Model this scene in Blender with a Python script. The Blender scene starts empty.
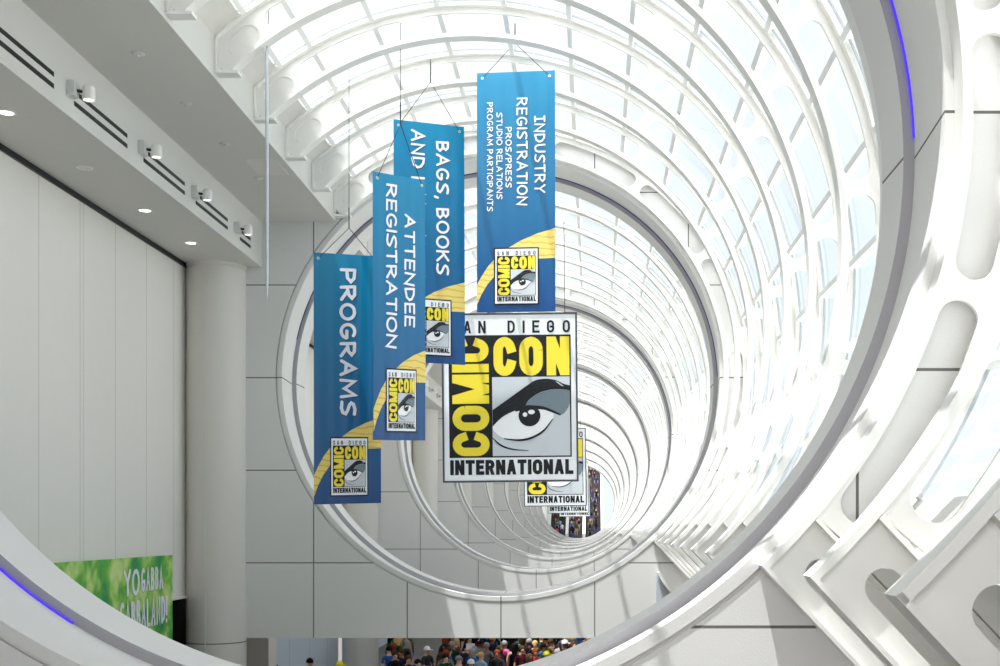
import bpy, bmesh, math, random
from mathutils import Vector, Matrix
random.seed(7)
S = bpy.context.scene
COL = S.collection
PI = math.pi
CZ = 6.4                       # eye height above the hall floor
F = 1200.0                     # focal length in pixels of the 1000 x 666 frame
VPX, VPY = 593.4, 526.8        # where the tunnel's axis direction meets the picture

# ------------------------------------------------------------------ camera
cam = bpy.data.cameras.new('camera'); camo = bpy.data.objects.new('camera', cam); COL.objects.link(camo)
camo.location = (0, 0, CZ); camo.rotation_euler = (PI/2, 0, 0)
cam.sensor_width = 36.0; cam.lens = F/1000*36.0
cam.shift_x = (500-VPX)/1000; cam.shift_y = (VPY-333)/1000
cam.clip_start = 0.1; cam.clip_end = 2000
S.camera = camo

# ------------------------------------------------------------------ sky, sun, exposure
W = bpy.data.worlds.new('world'); S.world = W; W.use_nodes = True
nt = W.node_tree; nt.nodes.clear()
tc = nt.nodes.new('ShaderNodeTexCoord'); sp = nt.nodes.new('ShaderNodeSeparateXYZ')
ramp = nt.nodes.new('ShaderNodeValToRGB'); bg = nt.nodes.new('ShaderNodeBackground'); ow = nt.nodes.new('ShaderNodeOutputWorld')
dt = nt.nodes.new('ShaderNodeVectorMath'); dt.operation = 'DOT_PRODUCT'; dt.inputs[1].default_value = (-0.40, -0.74, 0.54)   # hazy bright sky behind the viewer and to the left, bluer to the right
nt.links.new(tc.outputs['Generated'], dt.inputs[0])
mr = nt.nodes.new('ShaderNodeMapRange'); mr.inputs['From Min'].default_value = -0.8; mr.inputs['From Max'].default_value = 1.0
nt.links.new(dt.outputs['Value'], mr.inputs['Value']); nt.links.new(mr.outputs[0], ramp.inputs[0])
ramp.color_ramp.elements[0].position = 0.05; ramp.color_ramp.elements[0].color = (0.225, 0.255, 0.27, 1)
ramp.color_ramp.elements[1].position = 1.0; ramp.color_ramp.elements[1].color = (1.3, 1.28, 1.26, 1)
for p_, c_ in ((0.15, (0.275, 0.295, 0.305)), (0.22, (0.36, 0.365, 0.37)), (0.36, (0.36, 0.365, 0.37)), (0.50, (0.20, 0.225, 0.25)), (0.76, (0.18, 0.205, 0.235)), (0.88, (0.62, 0.62, 0.62))):
    e_ = ramp.color_ramp.elements.new(p_); e_.color = (*c_, 1)
nt.links.new(ramp.outputs[0], bg.inputs['Color']); bg.inputs['Strength'].default_value = 3.0
nt.links.new(bg.outputs[0], ow.inputs[0])
sun = bpy.data.lights.new('sun', 'SUN'); suno = bpy.data.objects.new('sun', sun); COL.objects.link(suno)
sun.energy = 6.0; sun.angle = math.radians(0.6); sun.color = (1.0, 0.98, 0.95)
suno.rotation_euler = Vector((0.21, 0.145, -1.0)).to_track_quat('-Z', 'Y').to_euler()
suno.location = (0, 0, 60)
S.view_settings.view_transform = 'Standard'; S.view_settings.look = 'None'
S.view_settings.exposure = 0.42; S.view_settings.gamma = 1.0; S.view_settings.use_curve_mapping = False
S.cycles.max_bounces = 10; S.cycles.diffuse_bounces = 6; S.cycles.transparent_max_bounces = 40
S.cycles.glossy_bounces = 3; S.cycles.sample_clamp_indirect = 6.0

# ------------------------------------------------------------------ materials
def lin(c):
    return tuple(((v/12.92) if v <= 0.04045 else ((v+0.055)/1.055)**2.4) for v in c)
def rgb(r, g, b): return lin((r/255, g/255, b/255))
def mat(name, c, rough=0.6, metal=0.0, spec=0.4, emit=None, es=0.0):
    m = bpy.data.materials.new(name); m.use_nodes = True
    b = m.node_tree.nodes['Principled BSDF']
    b.inputs['Base Color'].default_value = (*c, 1); b.inputs['Roughness'].default_value = rough
    b.inputs['Metallic'].default_value = metal; b.inputs['Specular IOR Level'].default_value = spec
    if emit:
        b.inputs['Emission Color'].default_value = (*emit, 1); b.inputs['Emission Strength'].default_value = es
    return m
def N(m, t, **k):
    n = m.node_tree.nodes.new(t)
    for a, v in k.items(): setattr(n, a, v)
    return n
def mth(m, op, a, b=None):
    n = N(m, 'ShaderNodeMath', operation=op)
    for i, v in enumerate((a, b)):
        if v is None: continue
        if isinstance(v, (int, float)): n.inputs[i].default_value = v
        else: m.node_tree.links.new(v, n.inputs[i])
    return n.outputs[0]
def grain(m, scale, amount, bump=0.0, coarse=0.5):
    """mottled paint or concrete: small colour noise and optional bump"""
    t = m.node_tree; b = t.nodes['Principled BSDF']
    c = tuple(b.inputs['Base Color'].default_value)
    co = N(m, 'ShaderNodeTexCoord'); n1 = N(m, 'ShaderNodeTexNoise'); n2 = N(m, 'ShaderNodeTexNoise')
    n1.inputs['Scale'].default_value = coarse; n1.inputs['Detail'].default_value = 4
    n2.inputs['Scale'].default_value = scale; n2.inputs['Detail'].default_value = 3
    t.links.new(co.outputs['Object'], n1.inputs['Vector']); t.links.new(co.outputs['Object'], n2.inputs['Vector'])
    f = mth(m, 'MULTIPLY', mth(m, 'ADD', n1.outputs[0], n2.outputs[0]), 0.5)
    mx = N(m, 'ShaderNodeMix', data_type='RGBA')
    t.links.new(f, mx.inputs['Factor'])
    mx.inputs['A'].default_value = tuple(v*(1-amount) for v in c[:3])+(1,)
    mx.inputs['B'].default_value = tuple(min(1, v*(1+amount)) for v in c[:3])+(1,)
    t.links.new(mx.outputs['Result'], b.inputs['Base Color'])
    if bump:
        bp = N(m, 'ShaderNodeBump'); bp.inputs['Strength'].default_value = bump; bp.inputs['Distance'].default_value = 0.02
        t.links.new(n2.outputs[0], bp.inputs['Height']); t.links.new(bp.outputs[0], b.inputs['Normal'])
    return mx
def joints(m, mx, lines, dark, ring=None):
    """dark joint lines: lines = [(axis, spacing, offset, width)], ring = radius inside which only the centre joints run"""
    t = m.node_tree; b = t.nodes['Principled BSDF']
    co = N(m, 'ShaderNodeTexCoord'); s = N(m, 'ShaderNodeSeparateXYZ'); t.links.new(co.outputs['Object'], s.inputs[0])
    tot = None
    for ax, spc, off, w in lines:
        x = mth(m, 'ADD', s.outputs[ax], off)
        q = mth(m, 'ABSOLUTE', mth(m, 'SUBTRACT', x, mth(m, 'MULTIPLY', mth(m, 'ROUND', mth(m, 'DIVIDE', x, spc)), spc)))
        g = mth(m, 'LESS_THAN', q, w/2)
        if ring:
            r = mth(m, 'SQRT', mth(m, 'ADD', mth(m, 'MULTIPLY', s.outputs['X'], s.outputs['X']), mth(m, 'MULTIPLY', s.outputs['Z'], s.outputs['Z'])))
            near0 = mth(m, 'LESS_THAN', mth(m, 'ABSOLUTE', x), 0.5)
            ok = mth(m, 'MAXIMUM', mth(m, 'GREATER_THAN', r, ring), near0)
            g = mth(m, 'MULTIPLY', g, ok)
        tot = g if tot is None else mth(m, 'MAXIMUM', tot, g)
    m2 = N(m, 'ShaderNodeMix', data_type='RGBA')
    t.links.new(tot, m2.inputs['Factor']); t.links.new(mx.outputs['Result'], m2.inputs['A'])
    m2.inputs['B'].default_value = (*dark, 1)
    t.links.new(m2.outputs['Result'], b.inputs['Base Color'])

M = {}
M['concrete'] = mat('precast_concrete', rgb(228, 227, 225), 0.8, spec=0.2)
joints(M['concrete'], grain(M['concrete'], 55, 0.07, 0.15), [('X', 2.58, 0, 0.03), ('Z', 2.55, 0, 0.03)], rgb(112, 110, 106), ring=6.2)
M['groove'] = mat('groove_grey', rgb(168, 166, 170), 0.7, spec=0.2)
M['column'] = mat('column_concrete', rgb(224, 221, 214), 0.75, spec=0.2)
joints(M['column'], grain(M['column'], 30, 0.04), [('Z', 100, -3.25, 0.03)], rgb(120, 118, 112))
M['white_steel'] = mat('white_painted_steel', rgb(241, 240, 236), 0.45)
grain(M['white_steel'], 6, 0.03)
M['bar'] = mat('white_glazing_bar', rgb(250, 250, 248), 0.4)
M['plaster'] = mat('white_plaster', rgb(222, 220, 215), 0.8, spec=0.2); grain(M['plaster'], 3, 0.03)
M['soffit'] = mat('soffit_paint', rgb(212, 211, 207), 0.8, spec=0.2); grain(M['soffit'], 3, 0.03)
M['wallpanel'] = mat('wall_panels', rgb(236, 233, 227), 0.7, spec=0.2)
joints(M['wallpanel'], grain(M['wallpanel'], 3, 0.03), [('Y', 1.93, 0, 0.025), ('Y', 7.72, -0.18, 0.02)], rgb(196, 193, 186))
M['black'] = mat('black_trim', rgb(18, 18, 19), 0.5)
M['dark'] = mat('unlit_lobby_dark', rgb(46, 43, 41), 0.8)  # gloom of the unlit lobby is put into this colour
M['gasket'] = mat('grey_gasket', rgb(176, 181, 183), 0.6)
M['floor'] = mat('hall_floor', rgb(84, 80, 77), 0.5); grain(M['floor'], 4, 0.1)
M['grey_metal'] = mat('grey_metal', rgb(214, 215, 214), 0.45, 0.1)
M['rod'] = mat('brushed_rod', rgb(200, 206, 210), 0.35, 0.3)
M['cable'] = mat('dark_cable', rgb(40, 40, 42), 0.6)
M['lens'] = mat('lamp_lens', rgb(255, 250, 240), 0.4, emit=(1, 0.96, 0.88), es=3.0)
M['lens_off'] = mat('unlit_lens', rgb(225, 224, 218), 0.3)
M['led'] = mat('violet_led', rgb(60, 40, 200), 0.4, emit=(0.10, 0.04, 1.0), es=0.55)
M['led_dim'] = mat('dark_led', rgb(40, 38, 90), 0.4, emit=(0.05, 0.03, 0.4), es=0.12)
M['pale_blue'] = mat('pale_blue_panels', rgb(196, 206, 216), 0.5)
joints(M['pale_blue'], grain(M['pale_blue'], 3, 0.03), [('Y', 3.2, 0, 0.04)], rgb(140, 148, 158))
M['terrace'] = mat('pale_terrace', rgb(225, 222, 214), 0.8)
M['facade'] = mat('pale_facade', rgb(214, 221, 226), 0.7)
M['facade_glass'] = mat('facade_glass', rgb(170, 190, 202), 0.2)
g = bpy.data.materials.new('skylight_glass'); g.use_nodes = True; M['glass'] = g
t = g.node_tree; t.nodes.clear()
o_ = t.nodes.new('ShaderNodeOutputMaterial'); mxs = t.nodes.new('ShaderNodeMixShader')
tr = t.nodes.new('ShaderNodeBsdfTransparent'); gl = t.nodes.new('ShaderNodeBsdfGlossy'); fr = t.nodes.new('ShaderNodeLayerWeight'); fm = t.nodes.new('ShaderNodeMath'); fm.operation = 'POWER'; fm.inputs[1].default_value = 4.0
fk = t.nodes.new('ShaderNodeMath'); fk.operation = 'MULTIPLY_ADD'; fk.inputs[1].default_value = 0.45; fk.inputs[2].default_value = 0.03
tr.inputs[0].default_value = (0.92, 0.945, 0.955, 1); gl.inputs['Roughness'].default_value = 0.03
t.links.new(fr.outputs['Facing'], fm.inputs[0]); t.links.new(fm.outputs[0], fk.inputs[0])
t.links.new(fk.outputs[0], mxs.inputs[0]); t.links.new(tr.outputs[0], mxs.inputs[1]); t.links.new(gl.outputs[0], mxs.inputs[2])
t.links.new(mxs.outputs[0], o_.inputs[0])
# sign and banner inks
M['sign_white'] = mat('sign_white', rgb(244, 248, 252), 0.45)
M['ink_black'] = mat('ink_black', rgb(18, 22, 28), 0.45)
M['ink_yellow'] = mat('ink_yellow', rgb(246, 225, 62), 0.45)
M['ink_grey'] = mat('ink_light_grey', rgb(204, 211, 217), 0.45)
M['ink_slate'] = mat('ink_slate', rgb(122, 138, 148), 0.45)
M['eye_white'] = mat('ink_eye_white', rgb(250, 252, 255), 0.45)
M['frame_grey'] = mat('sign_frame', rgb(80, 86, 92), 0.4, 0.3)
M['swoosh'] = mat('swoosh_yellow', rgb(236, 210, 110), 0.5)
m = M['swoosh']; co = N(m, 'ShaderNodeTexCoord'); wv = N(m, 'ShaderNodeTexWave', bands_direction='Z')
wv.inputs['Scale'].default_value = 2.2; wv.inputs['Distortion'].default_value = 6; wv.inputs['Detail'].default_value = 2
m.node_tree.links.new(co.outputs['Object'], wv.inputs['Vector'])
rp = N(m, 'ShaderNodeValToRGB'); rp.color_ramp.elements[0].position = 0.0; rp.color_ramp.elements[0].color = (*rgb(214, 178, 78), 1)
rp.color_ramp.elements[1].position = 0.16; rp.color_ramp.elements[1].color = (*rgb(238, 214, 118), 1)
m.node_tree.links.new(wv.outputs[0], rp.inputs[0]); m.node_tree.links.new(rp.outputs[0], m.node_tree.nodes['Principled BSDF'].inputs['Base Color'])
def banner_mat(name, top, bot):
    m = mat(name, top, 0.32, spec=0.5)
    co = N(m, 'ShaderNodeTexCoord'); s = N(m, 'ShaderNodeSeparateXYZ'); m.node_tree.links.new(co.outputs['UV'], s.inputs[0])
    r = N(m, 'ShaderNodeValToRGB'); m.node_tree.links.new(s.outputs['Y'], r.inputs[0])
    r.color_ramp.elements[0].color = (*bot, 1); r.color_ramp.elements[1].color = (*top, 1)
    m.node_tree.links.new(r.outputs[0], m.node_tree.nodes['Principled BSDF'].inputs['Base Color'])
    w = N(m, 'ShaderNodeTexWave', bands_direction='X'); w.inputs['Scale'].default_value = 1.6; w.inputs['Distortion'].default_value = 1.5
    m.node_tree.links.new(co.outputs['UV'], w.inputs['Vector'])
    bp = N(m, 'ShaderNodeBump'); bp.inputs['Strength'].default_value = 0.12; bp.inputs['Distance'].default_value = 0.05
    m.node_tree.links.new(w.outputs[0], bp.inputs['Height']); m.node_tree.links.new(bp.outputs[0], m.node_tree.nodes['Principled BSDF'].inputs['Normal'])
    return m
M['banner'] = banner_mat('banner_blue', rgb(0, 134, 178), rgb(0, 70, 132))
M['letter_white'] = mat('letter_white', rgb(238, 242, 248), 0.45)
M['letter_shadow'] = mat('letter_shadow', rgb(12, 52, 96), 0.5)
M['leaf_shadow'] = mat('leaf_green_shadow', rgb(60, 130, 60), 0.5)
M['grommet'] = mat('brass_grommet', rgb(225, 222, 210), 0.3, 0.5)

# ------------------------------------------------------------------ mesh helpers
class MB:
    def __init__(s): s.v = []; s.f = []; s.mi = []; s.m = 0
    def add(s, vs, fs):
        n = len(s.v); s.v += [tuple(v) for v in vs]
        for f in fs: s.f.append(tuple(i+n for i in f)); s.mi.append(s.m)
        return s
    def box(s, x0, x1, y0, y1, z0, z1):
        return s.add([(x, y, z) for x in (x0, x1) for y in (y0, y1) for z in (z0, z1)],
                     [(0, 1, 3, 2), (4, 6, 7, 5), (0, 4, 5, 1), (2, 3, 7, 6), (0, 2, 6, 4), (1, 5, 7, 3)])
    def prism(s, poly, y0, y1):
        """polygon in XZ extruded along Y"""
        n = len(poly)
        s.add([(x, y0, z) for x, z in poly]+[(x, y1, z) for x, z in poly],
              [tuple(range(n)), tuple(range(2*n-1, n-1, -1))]+[(i, i+n, (i+1) % n+n, (i+1) % n) for i in range(n)])
        return s
    def tube(s, p, q, r, seg=8, r2=None, cap=True):
        p, q = Vector(p), Vector(q); d = (q-p).normalized()
        a = d.orthogonal().normalized(); b = d.cross(a); r2 = r if r2 is None else r2
        vs = [p+(a*math.cos(2*PI*i/seg)+b*math.sin(2*PI*i/seg))*r for i in range(seg)]
        vs += [q+(a*math.cos(2*PI*i/seg)+b*math.sin(2*PI*i/seg))*r2 for i in range(seg)]
        fs = [(i, (i+1) % seg, (i+1) % seg+seg, i+seg) for i in range(seg)]
        if cap: fs += [tuple(range(seg-1, -1, -1)), tuple(range(seg, 2*seg))]
        return s.add(vs, fs)
    def lathe(s, prof, c, seg=24, axis='Z'):
        """profile of (radius, height) turned about an axis through c"""
        vs = []; n = len(prof); c = Vector(c)
        for i in range(seg):
            a = 2*PI*i/seg
            for r, h in prof:
                vs.append(c+(Vector((r*math.cos(a), r*math.sin(a), h)) if axis == 'Z' else Vector((r*math.cos(a), h, r*math.sin(a)))))
        fs = [(i*n+j, ((i+1) % seg)*n+j, ((i+1) % seg)*n+j+1, i*n+j+1) for i in range(seg) for j in range(n-1)]
        return s.add(vs, fs)
    def arcband(s, c, prof, a0, a1, seg):
        """closed (R, y) profile swept about the Y axis through c=(x,z) from angle a0 to a1 (degrees)"""
        n = len(prof); full = abs(a1-a0) >= 359.99; vs = []
        m = seg if full else seg+1
        for i in range(m):
            a = math.radians(a0+(a1-a0)*i/seg)
            for R, y in prof: vs.append((c[0]+R*math.cos(a), y, c[1]+R*math.sin(a)))
        fs = []
        for i in range(seg):
            k = (i+1) % m
            for j in range(n): fs.append((i*n+j, i*n+(j+1) % n, k*n+(j+1) % n, k*n+j))
        if not full: fs += [tuple(range(n)), tuple(range((m-1)*n+n-1, (m-1)*n-1, -1))]
        return s.add(vs, fs)
    def build(s, name, mats, parent=None, loc=None, smooth=False, fix=True):
        me = bpy.data.meshes.new(name); me.from_pydata(s.v, [], s.f)
        if not isinstance(mats, (list, tuple)): mats = [mats]
        for m in mats: me.materials.append(m)
        me.polygons.foreach_set('material_index', s.mi)
        if fix:
            bm = bmesh.new(); bm.from_mesh(me); bmesh.ops.recalc_face_normals(bm, faces=bm.faces); bm.to_mesh(me); bm.free()
        me.update()
        if smooth:
            me.polygons.foreach_set('use_smooth', [True]*len(me.polygons))
            me.set_sharp_from_angle(angle=math.radians(35))
        o = bpy.data.objects.new(name, me); COL.objects.link(o)
        if parent: o.parent = parent
        if loc: o.location = loc
        return o
def empty(name, loc=(0, 0, 0), rz=0):
    o = bpy.data.objects.new(name, None); COL.objects.link(o); o.location = loc; o.rotation_euler = (0, 0, rz)
    o.empty_display_size = 0.2; return o
def tag(o, label, cat, group=None):
    o['label'] = label; o['category'] = cat; o['kind'] = 'thing'
    if group: o['group'] = group
    return o
def struct(o): o['kind'] = 'structure'; return o
def copy_tree(o, parent=None):
    c = o.copy(); COL.objects.link(c)
    if parent: c.parent = parent
    for ch in o.children: copy_tree(ch, c)
    return c
def P(x, y, d): return ((x-VPX)*d/F, d, CZ+(VPY-y)*d/F)
ORD = ['first', 'second', 'third', 'fourth', 'fifth', 'sixth', 'seventh', 'eighth', 'ninth', 'tenth', 'eleventh']

# ------------------------------------------------------------------ the setting: ring walls
CX, CR = -2.545, CZ+4.108           # centre line of the round openings
FARS = [-6.7, 14.35, 35.5, 55.85, 76.3, 96.7, 117.1, 137.5, 157.9, 178.3, 198.7]   # far faces of the ring walls
TH = 2.46
XL = -11.1                          # face of the left side wall
def ring_wall(name):
    """concrete cross wall with a stepped round opening; origin at the opening's centre on the front face"""
    b = MB(); dn, ds, df = 0.0, TH-0.975, TH
    prof = [(6.20, dn), (6.20, dn+0.05), (6.155, dn+0.05), (6.155, dn-0.015), (6.03, dn-0.015), (6.022, dn), (6.125, ds), (6.0, ds), (6.0, df), (6.16, df)]
    n = len(prof); seg = 180
    angs = sorted([2*i for i in range(180)]+[313.0, 313.01, 133.0, 133.01])
    zb, zt, xl, xr = 3.34-CR, 9.0-4.108, XL-CX-0.1, 5.2-CX
    def outer(a):
        if a <= 133.005 or a >= 313.005: return 6.84
        c, s_ = math.cos(math.radians(a)), math.sin(math.radians(a)); r = 99
        if c > 1e-6: r = min(r, xr/c)
        if c < -1e-6: r = min(r, xl/c)
        if s_ > 1e-6: r = min(r, zt/s_)
        if s_ < -1e-6: r = min(r, zb/s_)
        return r
    cor = [math.degrees(math.atan2(zb, xl)) % 360, math.degrees(math.atan2(zb, xr)) % 360, math.degrees(math.atan2(zt, xl)) % 360]
    angs = sorted(set(angs+cor)); k = len(angs); vs = []
    for a in angs:
        c, s_ = math.cos(math.radians(a)), math.sin(math.radians(a)); ro = outer(a)
        for R, y in [(ro, dn)]+prof+[(ro, df)]: vs.append((R*c, y, R*s_))
    n += 2; fs = []
    for i in range(k):
        j = (i+1) % k
        for q in range(n): fs.append((i*n+q, i*n+(q+1) % n, j*n+(q+1) % n, j*n+q))
    b.add(vs, fs); b.mi = [1 if f % n == 7 else 0 for f in range(len(fs))]     # the step that carries the light strip gets a darker grey
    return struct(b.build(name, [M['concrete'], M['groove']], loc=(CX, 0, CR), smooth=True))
wall0 = ring_wall('wall_ring_behind')
wall0.location.y = FARS[1]-TH; wall0.name = 'wall_ring_first'
names = ['first', 'second', 'third', 'fourth', 'fifth', 'sixth', 'seventh', 'eighth', 'ninth', 'tenth']
for i, nm in enumerate(names):
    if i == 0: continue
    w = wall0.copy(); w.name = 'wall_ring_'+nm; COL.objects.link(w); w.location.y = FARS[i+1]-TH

# ------------------------------------------------------------------ the setting: left aisle, floor, far end
def bay(i): return FARS[i], FARS[i+1]-TH        # clear depth range of bay i (0 is the viewer's own bay)
NB = 10
fl = MB(); fl.box(-40, 12, -10, 260, -0.2, 0); struct(fl.build('floor', M['floor']))
wb_ = wall0.copy(); wb_.name = 'wall_ring_behind'; COL.objects.link(wb_); wb_.location.y = FARS[0]-TH  # unseen ring wall, put back to keep light off the first wall
for i in range(NB):
    y0, y1 = bay(i); y1b = y1+TH
    sfx = names[i]
    c = MB(); c.prism([(-11.5, 13.55), (-9.13, 13.55), (-9.13, 14.80), (-7.09, 14.80), (-7.09, 15.72), (-7.35, 15.95), (-11.5, 15.95)], y0, y1)
    struct(c.build('ceiling_soffit_'+sfx, M['soffit'], loc=(0, 0, 0)))
    wl = MB(); wl.box(-0.25, 0, y0-(FARS[1]+11.6), y1-(FARS[1]+11.6), 4.55, 13.55)
    ob = struct(wl.build('wall_left_'+sfx, M['wallpanel'], loc=(XL, FARS[1]+11.6, 0)))
    tr_ = MB(); tr_.box(XL-0.1, XL+0.06, y0, y1, 13.44, 13.549); struct(tr_.build('trim_shadow_gap_'+sfx, M['black']))
    tl = MB(); tl.box(XL-0.25, XL+0.10, y0, y1, 4.47, 4.55); struct(tl.build('trim_ledge_'+sfx, M['white_steel']))
    wb = MB()
    if i < 2: wb.box(-19, -18.8, y0, y1, 0, 4.4)
    else: wb.box(XL-0.5, XL-0.25, y0, y1, 0, 4.47)
    struct(wb.build('wall_lower_left_'+sfx, M['dark'] if i < 2 else M['pale_blue'], loc=(0, 0, 0)))
    if i < 2:
        cb = MB(); cb.box(-19, XL-0.25, y0, y1b, 4.47, 4.7); cb.box(-19, XL-0.12, y1+0.3, y1+0.5, 0, 4.47); struct(cb.build('ceiling_lobby_'+sfx, M['dark']))
    # sill shelf, low outer wall on the right
    ra = math.radians(-46.8); ex, ez = math.cos(ra), math.sin(ra)
    def fp(u, v): return (CX+6.14*ex+ex*u-ez*v, CR+6.14*ez+ez*u+ex*v)
    sh = MB(); sh.prism([fp(0.67, 0.70), fp(3.4, 0.70), (5.3, CZ-2.3), (9.0, CZ-2.3), (9.0, CZ+0.15), (CX+6.92*math.cos(math.radians(-33.7)), CR+6.92*math.sin(math.radians(-33.7)))], y0, y1)
    struct(sh.build('trim_sill_'+sfx, M['white_steel']))
    wr = MB(); wr.box(5.2, 5.45, y0, y1b, 0, CZ-2.3); struct(wr.build('wall_right_'+sfx, M['plaster']))
    # solid strip at the foot of the glazing, left
    st = MB(); st.arcband((CX, CR), [(6.80, y0), (6.80, y1), (6.88, y1), (6.88, y0)], 126.7, 133.4, 4); struct(st.build('trim_glazing_foot_'+sfx, M['plaster']))
    # column in front of the wall that closes the bay
    cc = MB(); cc.lathe([(0.80, -6.4), (0.80, 7.02), (0.79, 7.03), (0.79, 7.06), (0.83, 7.07), (0.83, 7.15), (0.0, 7.15)], (0, 0, 6.4), 40)
    cc.box(-0.07, -0.045, -0.808, -0.7, 0, 13.4)
    cc.mi = cc.mi[:-6]+[1]*6
    struct(cc.build('column_'+sfx, [M['column'], M['plaster']], loc=(-10.36, y1-0.05, 0), smooth=True))
pz = MB(); pz.box(-10.9, -9.72, FARS[2]+0.4, FARS[2]+1.3, 0, 4.2); struct(pz.build('pillar_doorway', M['column']))
tw = MB(); tw.box(9, 90, -30, 260, CZ-0.3, CZ-0.2); struct(tw.build('ground_terrace', M['terrace']))

# ------------------------------------------------------------------ glazing of each bay: window_<n> > pane, glazing_bar, gasket
BARS = [84.3-11.8*k for k in range(-3, 10)]
def ribs_of(i):
    y0, y1 = bay(i); out = []; y = y1-0.16
    while y > y0+0.05 and len(out) < 8: out.append(y); y -= 2.58
    return out
cv = MB(); cv.arcband((CX, CR), [(6.84, -6.7), (6.84, 5.0), (7.0, 5.0), (7.0, -6.7)], -33.7, 126.7, 48); struct(cv.build('ceiling_added_shade_vault', M['plaster'], smooth=True))  # unseen opaque roof, added to cut skylight on the first ring wall
cv = MB(); cv.arcband((CX, CR), [(6.95, 5.0), (6.95, 11.89), (7.05, 11.89), (7.05, 5.0)], 104, 126.7, 10); struct(cv.build('ceiling_added_shade_strip', M['plaster'], smooth=True))  # added opaque strip out of view, shades the first wall's reveal
for i in range(NB):
    y0, y1 = bay(i)
    if i == 0: y0 = 5.0
    w = MB(); w.arcband((CX, CR), [(6.84, y0), (6.84, y0+0.1), (6.93, y0+0.1), (6.93, y0)], -33.7, 126.7, 64)
    w.arcband((CX, CR), [(6.84, y1-0.1), (6.84, y1), (6.93, y1), (6.93, y1-0.1)], -33.7, 126.7, 64)
    root = struct(w.build('window_%d' % (i+1), M['white_steel'], smooth=True))
    p = MB(); seg = 80
    p.add([(CX+6.89*math.cos(math.radians(-33.7+160.4*q/seg)), y, CR+6.89*math.sin(math.radians(-33.7+160.4*q/seg))) for q in range(seg+1) for y in (y0, y1)],
          [(2*q, 2*q+1, 2*q+3, 2*q+2) for q in range(seg)])
    p.build('pane', M['glass'], root, smooth=True)
    for a in BARS[0:13]+[126.0]:
        bb = MB(); bb.arcband((CX, CR), [(6.76, y0), (6.76, y1), (6.87, y1), (6.87, y0)], a-0.45, a+0.45, 1)
        bb.build('glazing_bar', M['bar'], root)
    gk = MB()
    for y in ribs_of(i):
        for s_ in (-1, 1):
            yy = y+s_*0.21
            if yy < y1: gk.arcband((CX, CR), [(6.83, yy-0.012), (6.83, yy+0.012), (6.865, yy+0.012), (6.865, yy-0.012)], -33.7, 126.7, 56)
    gk.build('gasket', M['gasket'], root)

# ------------------------------------------------------------------ roof ribs: vault_rib > web, inner_flange, outer_flange, foot_bracket
RI, RO = 6.14, 6.79
A0, A1 = -46.8, 134.5
TIES = [124.8-23.5*k for k in range(0, 8)]
def web_mb():
    b = MB(); hw = 0.2; rc = 6.45; tw_ = 0.03
    slots = []
    edges = [131.8]+TIES+[]
    for k in range(len(edges)-1):
        hi, lo = edges[k], edges[k+1]
        gap = math.degrees(0.11/rc)
        slots.append((lo+gap, hi-(gap if k else 0.0)))
    AW = A0+6.45; angs = set(AW+(A1-AW)*q/150 for q in range(151))
    for lo, hi in slots:
        e = math.degrees(hw/rc)
        for q in range(9):
            s_ = 1-math.cos(q/8*PI/2)
            angs.add(lo+e*s_); angs.add(hi-e*s_)
    angs = sorted(angs)
    def half(a):
        for lo, hi in slots:
            if lo-1e-6 <= a <= hi+1e-6:
                d = min(a-lo, hi-a)*PI/180*rc
                return hw if d >= hw else math.sqrt(max(0, hw*hw-(hw-d)**2))
        return 0
    vs = []
    for a in angs:
        h = half(a); c, s_ = math.cos(math.radians(a)), math.sin(math.radians(a))
        for R in (RI, rc-h, rc+h, RO):
            if c < 0: R = min(R, 4.54/-c)
            for y in (-tw_, tw_): vs.append((R*c, y, R*s_))
    fs = []
    for q in range(len(angs)-1):
        i, j = q*8, q*8+8
        fs += [(i, j, j+2, i+2), (i+1, i+3, j+3, j+1), (i+4, j+4, j+6, i+6), (i+5, i+7, j+7, j+5)]
        if half(angs[q]) > 0 or half(angs[q+1]) > 0:
            fs += [(i+2, j+2, j+3, i+3), (i+4, i+5, j+5, j+4)]
    return b.add(vs, fs)
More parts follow.
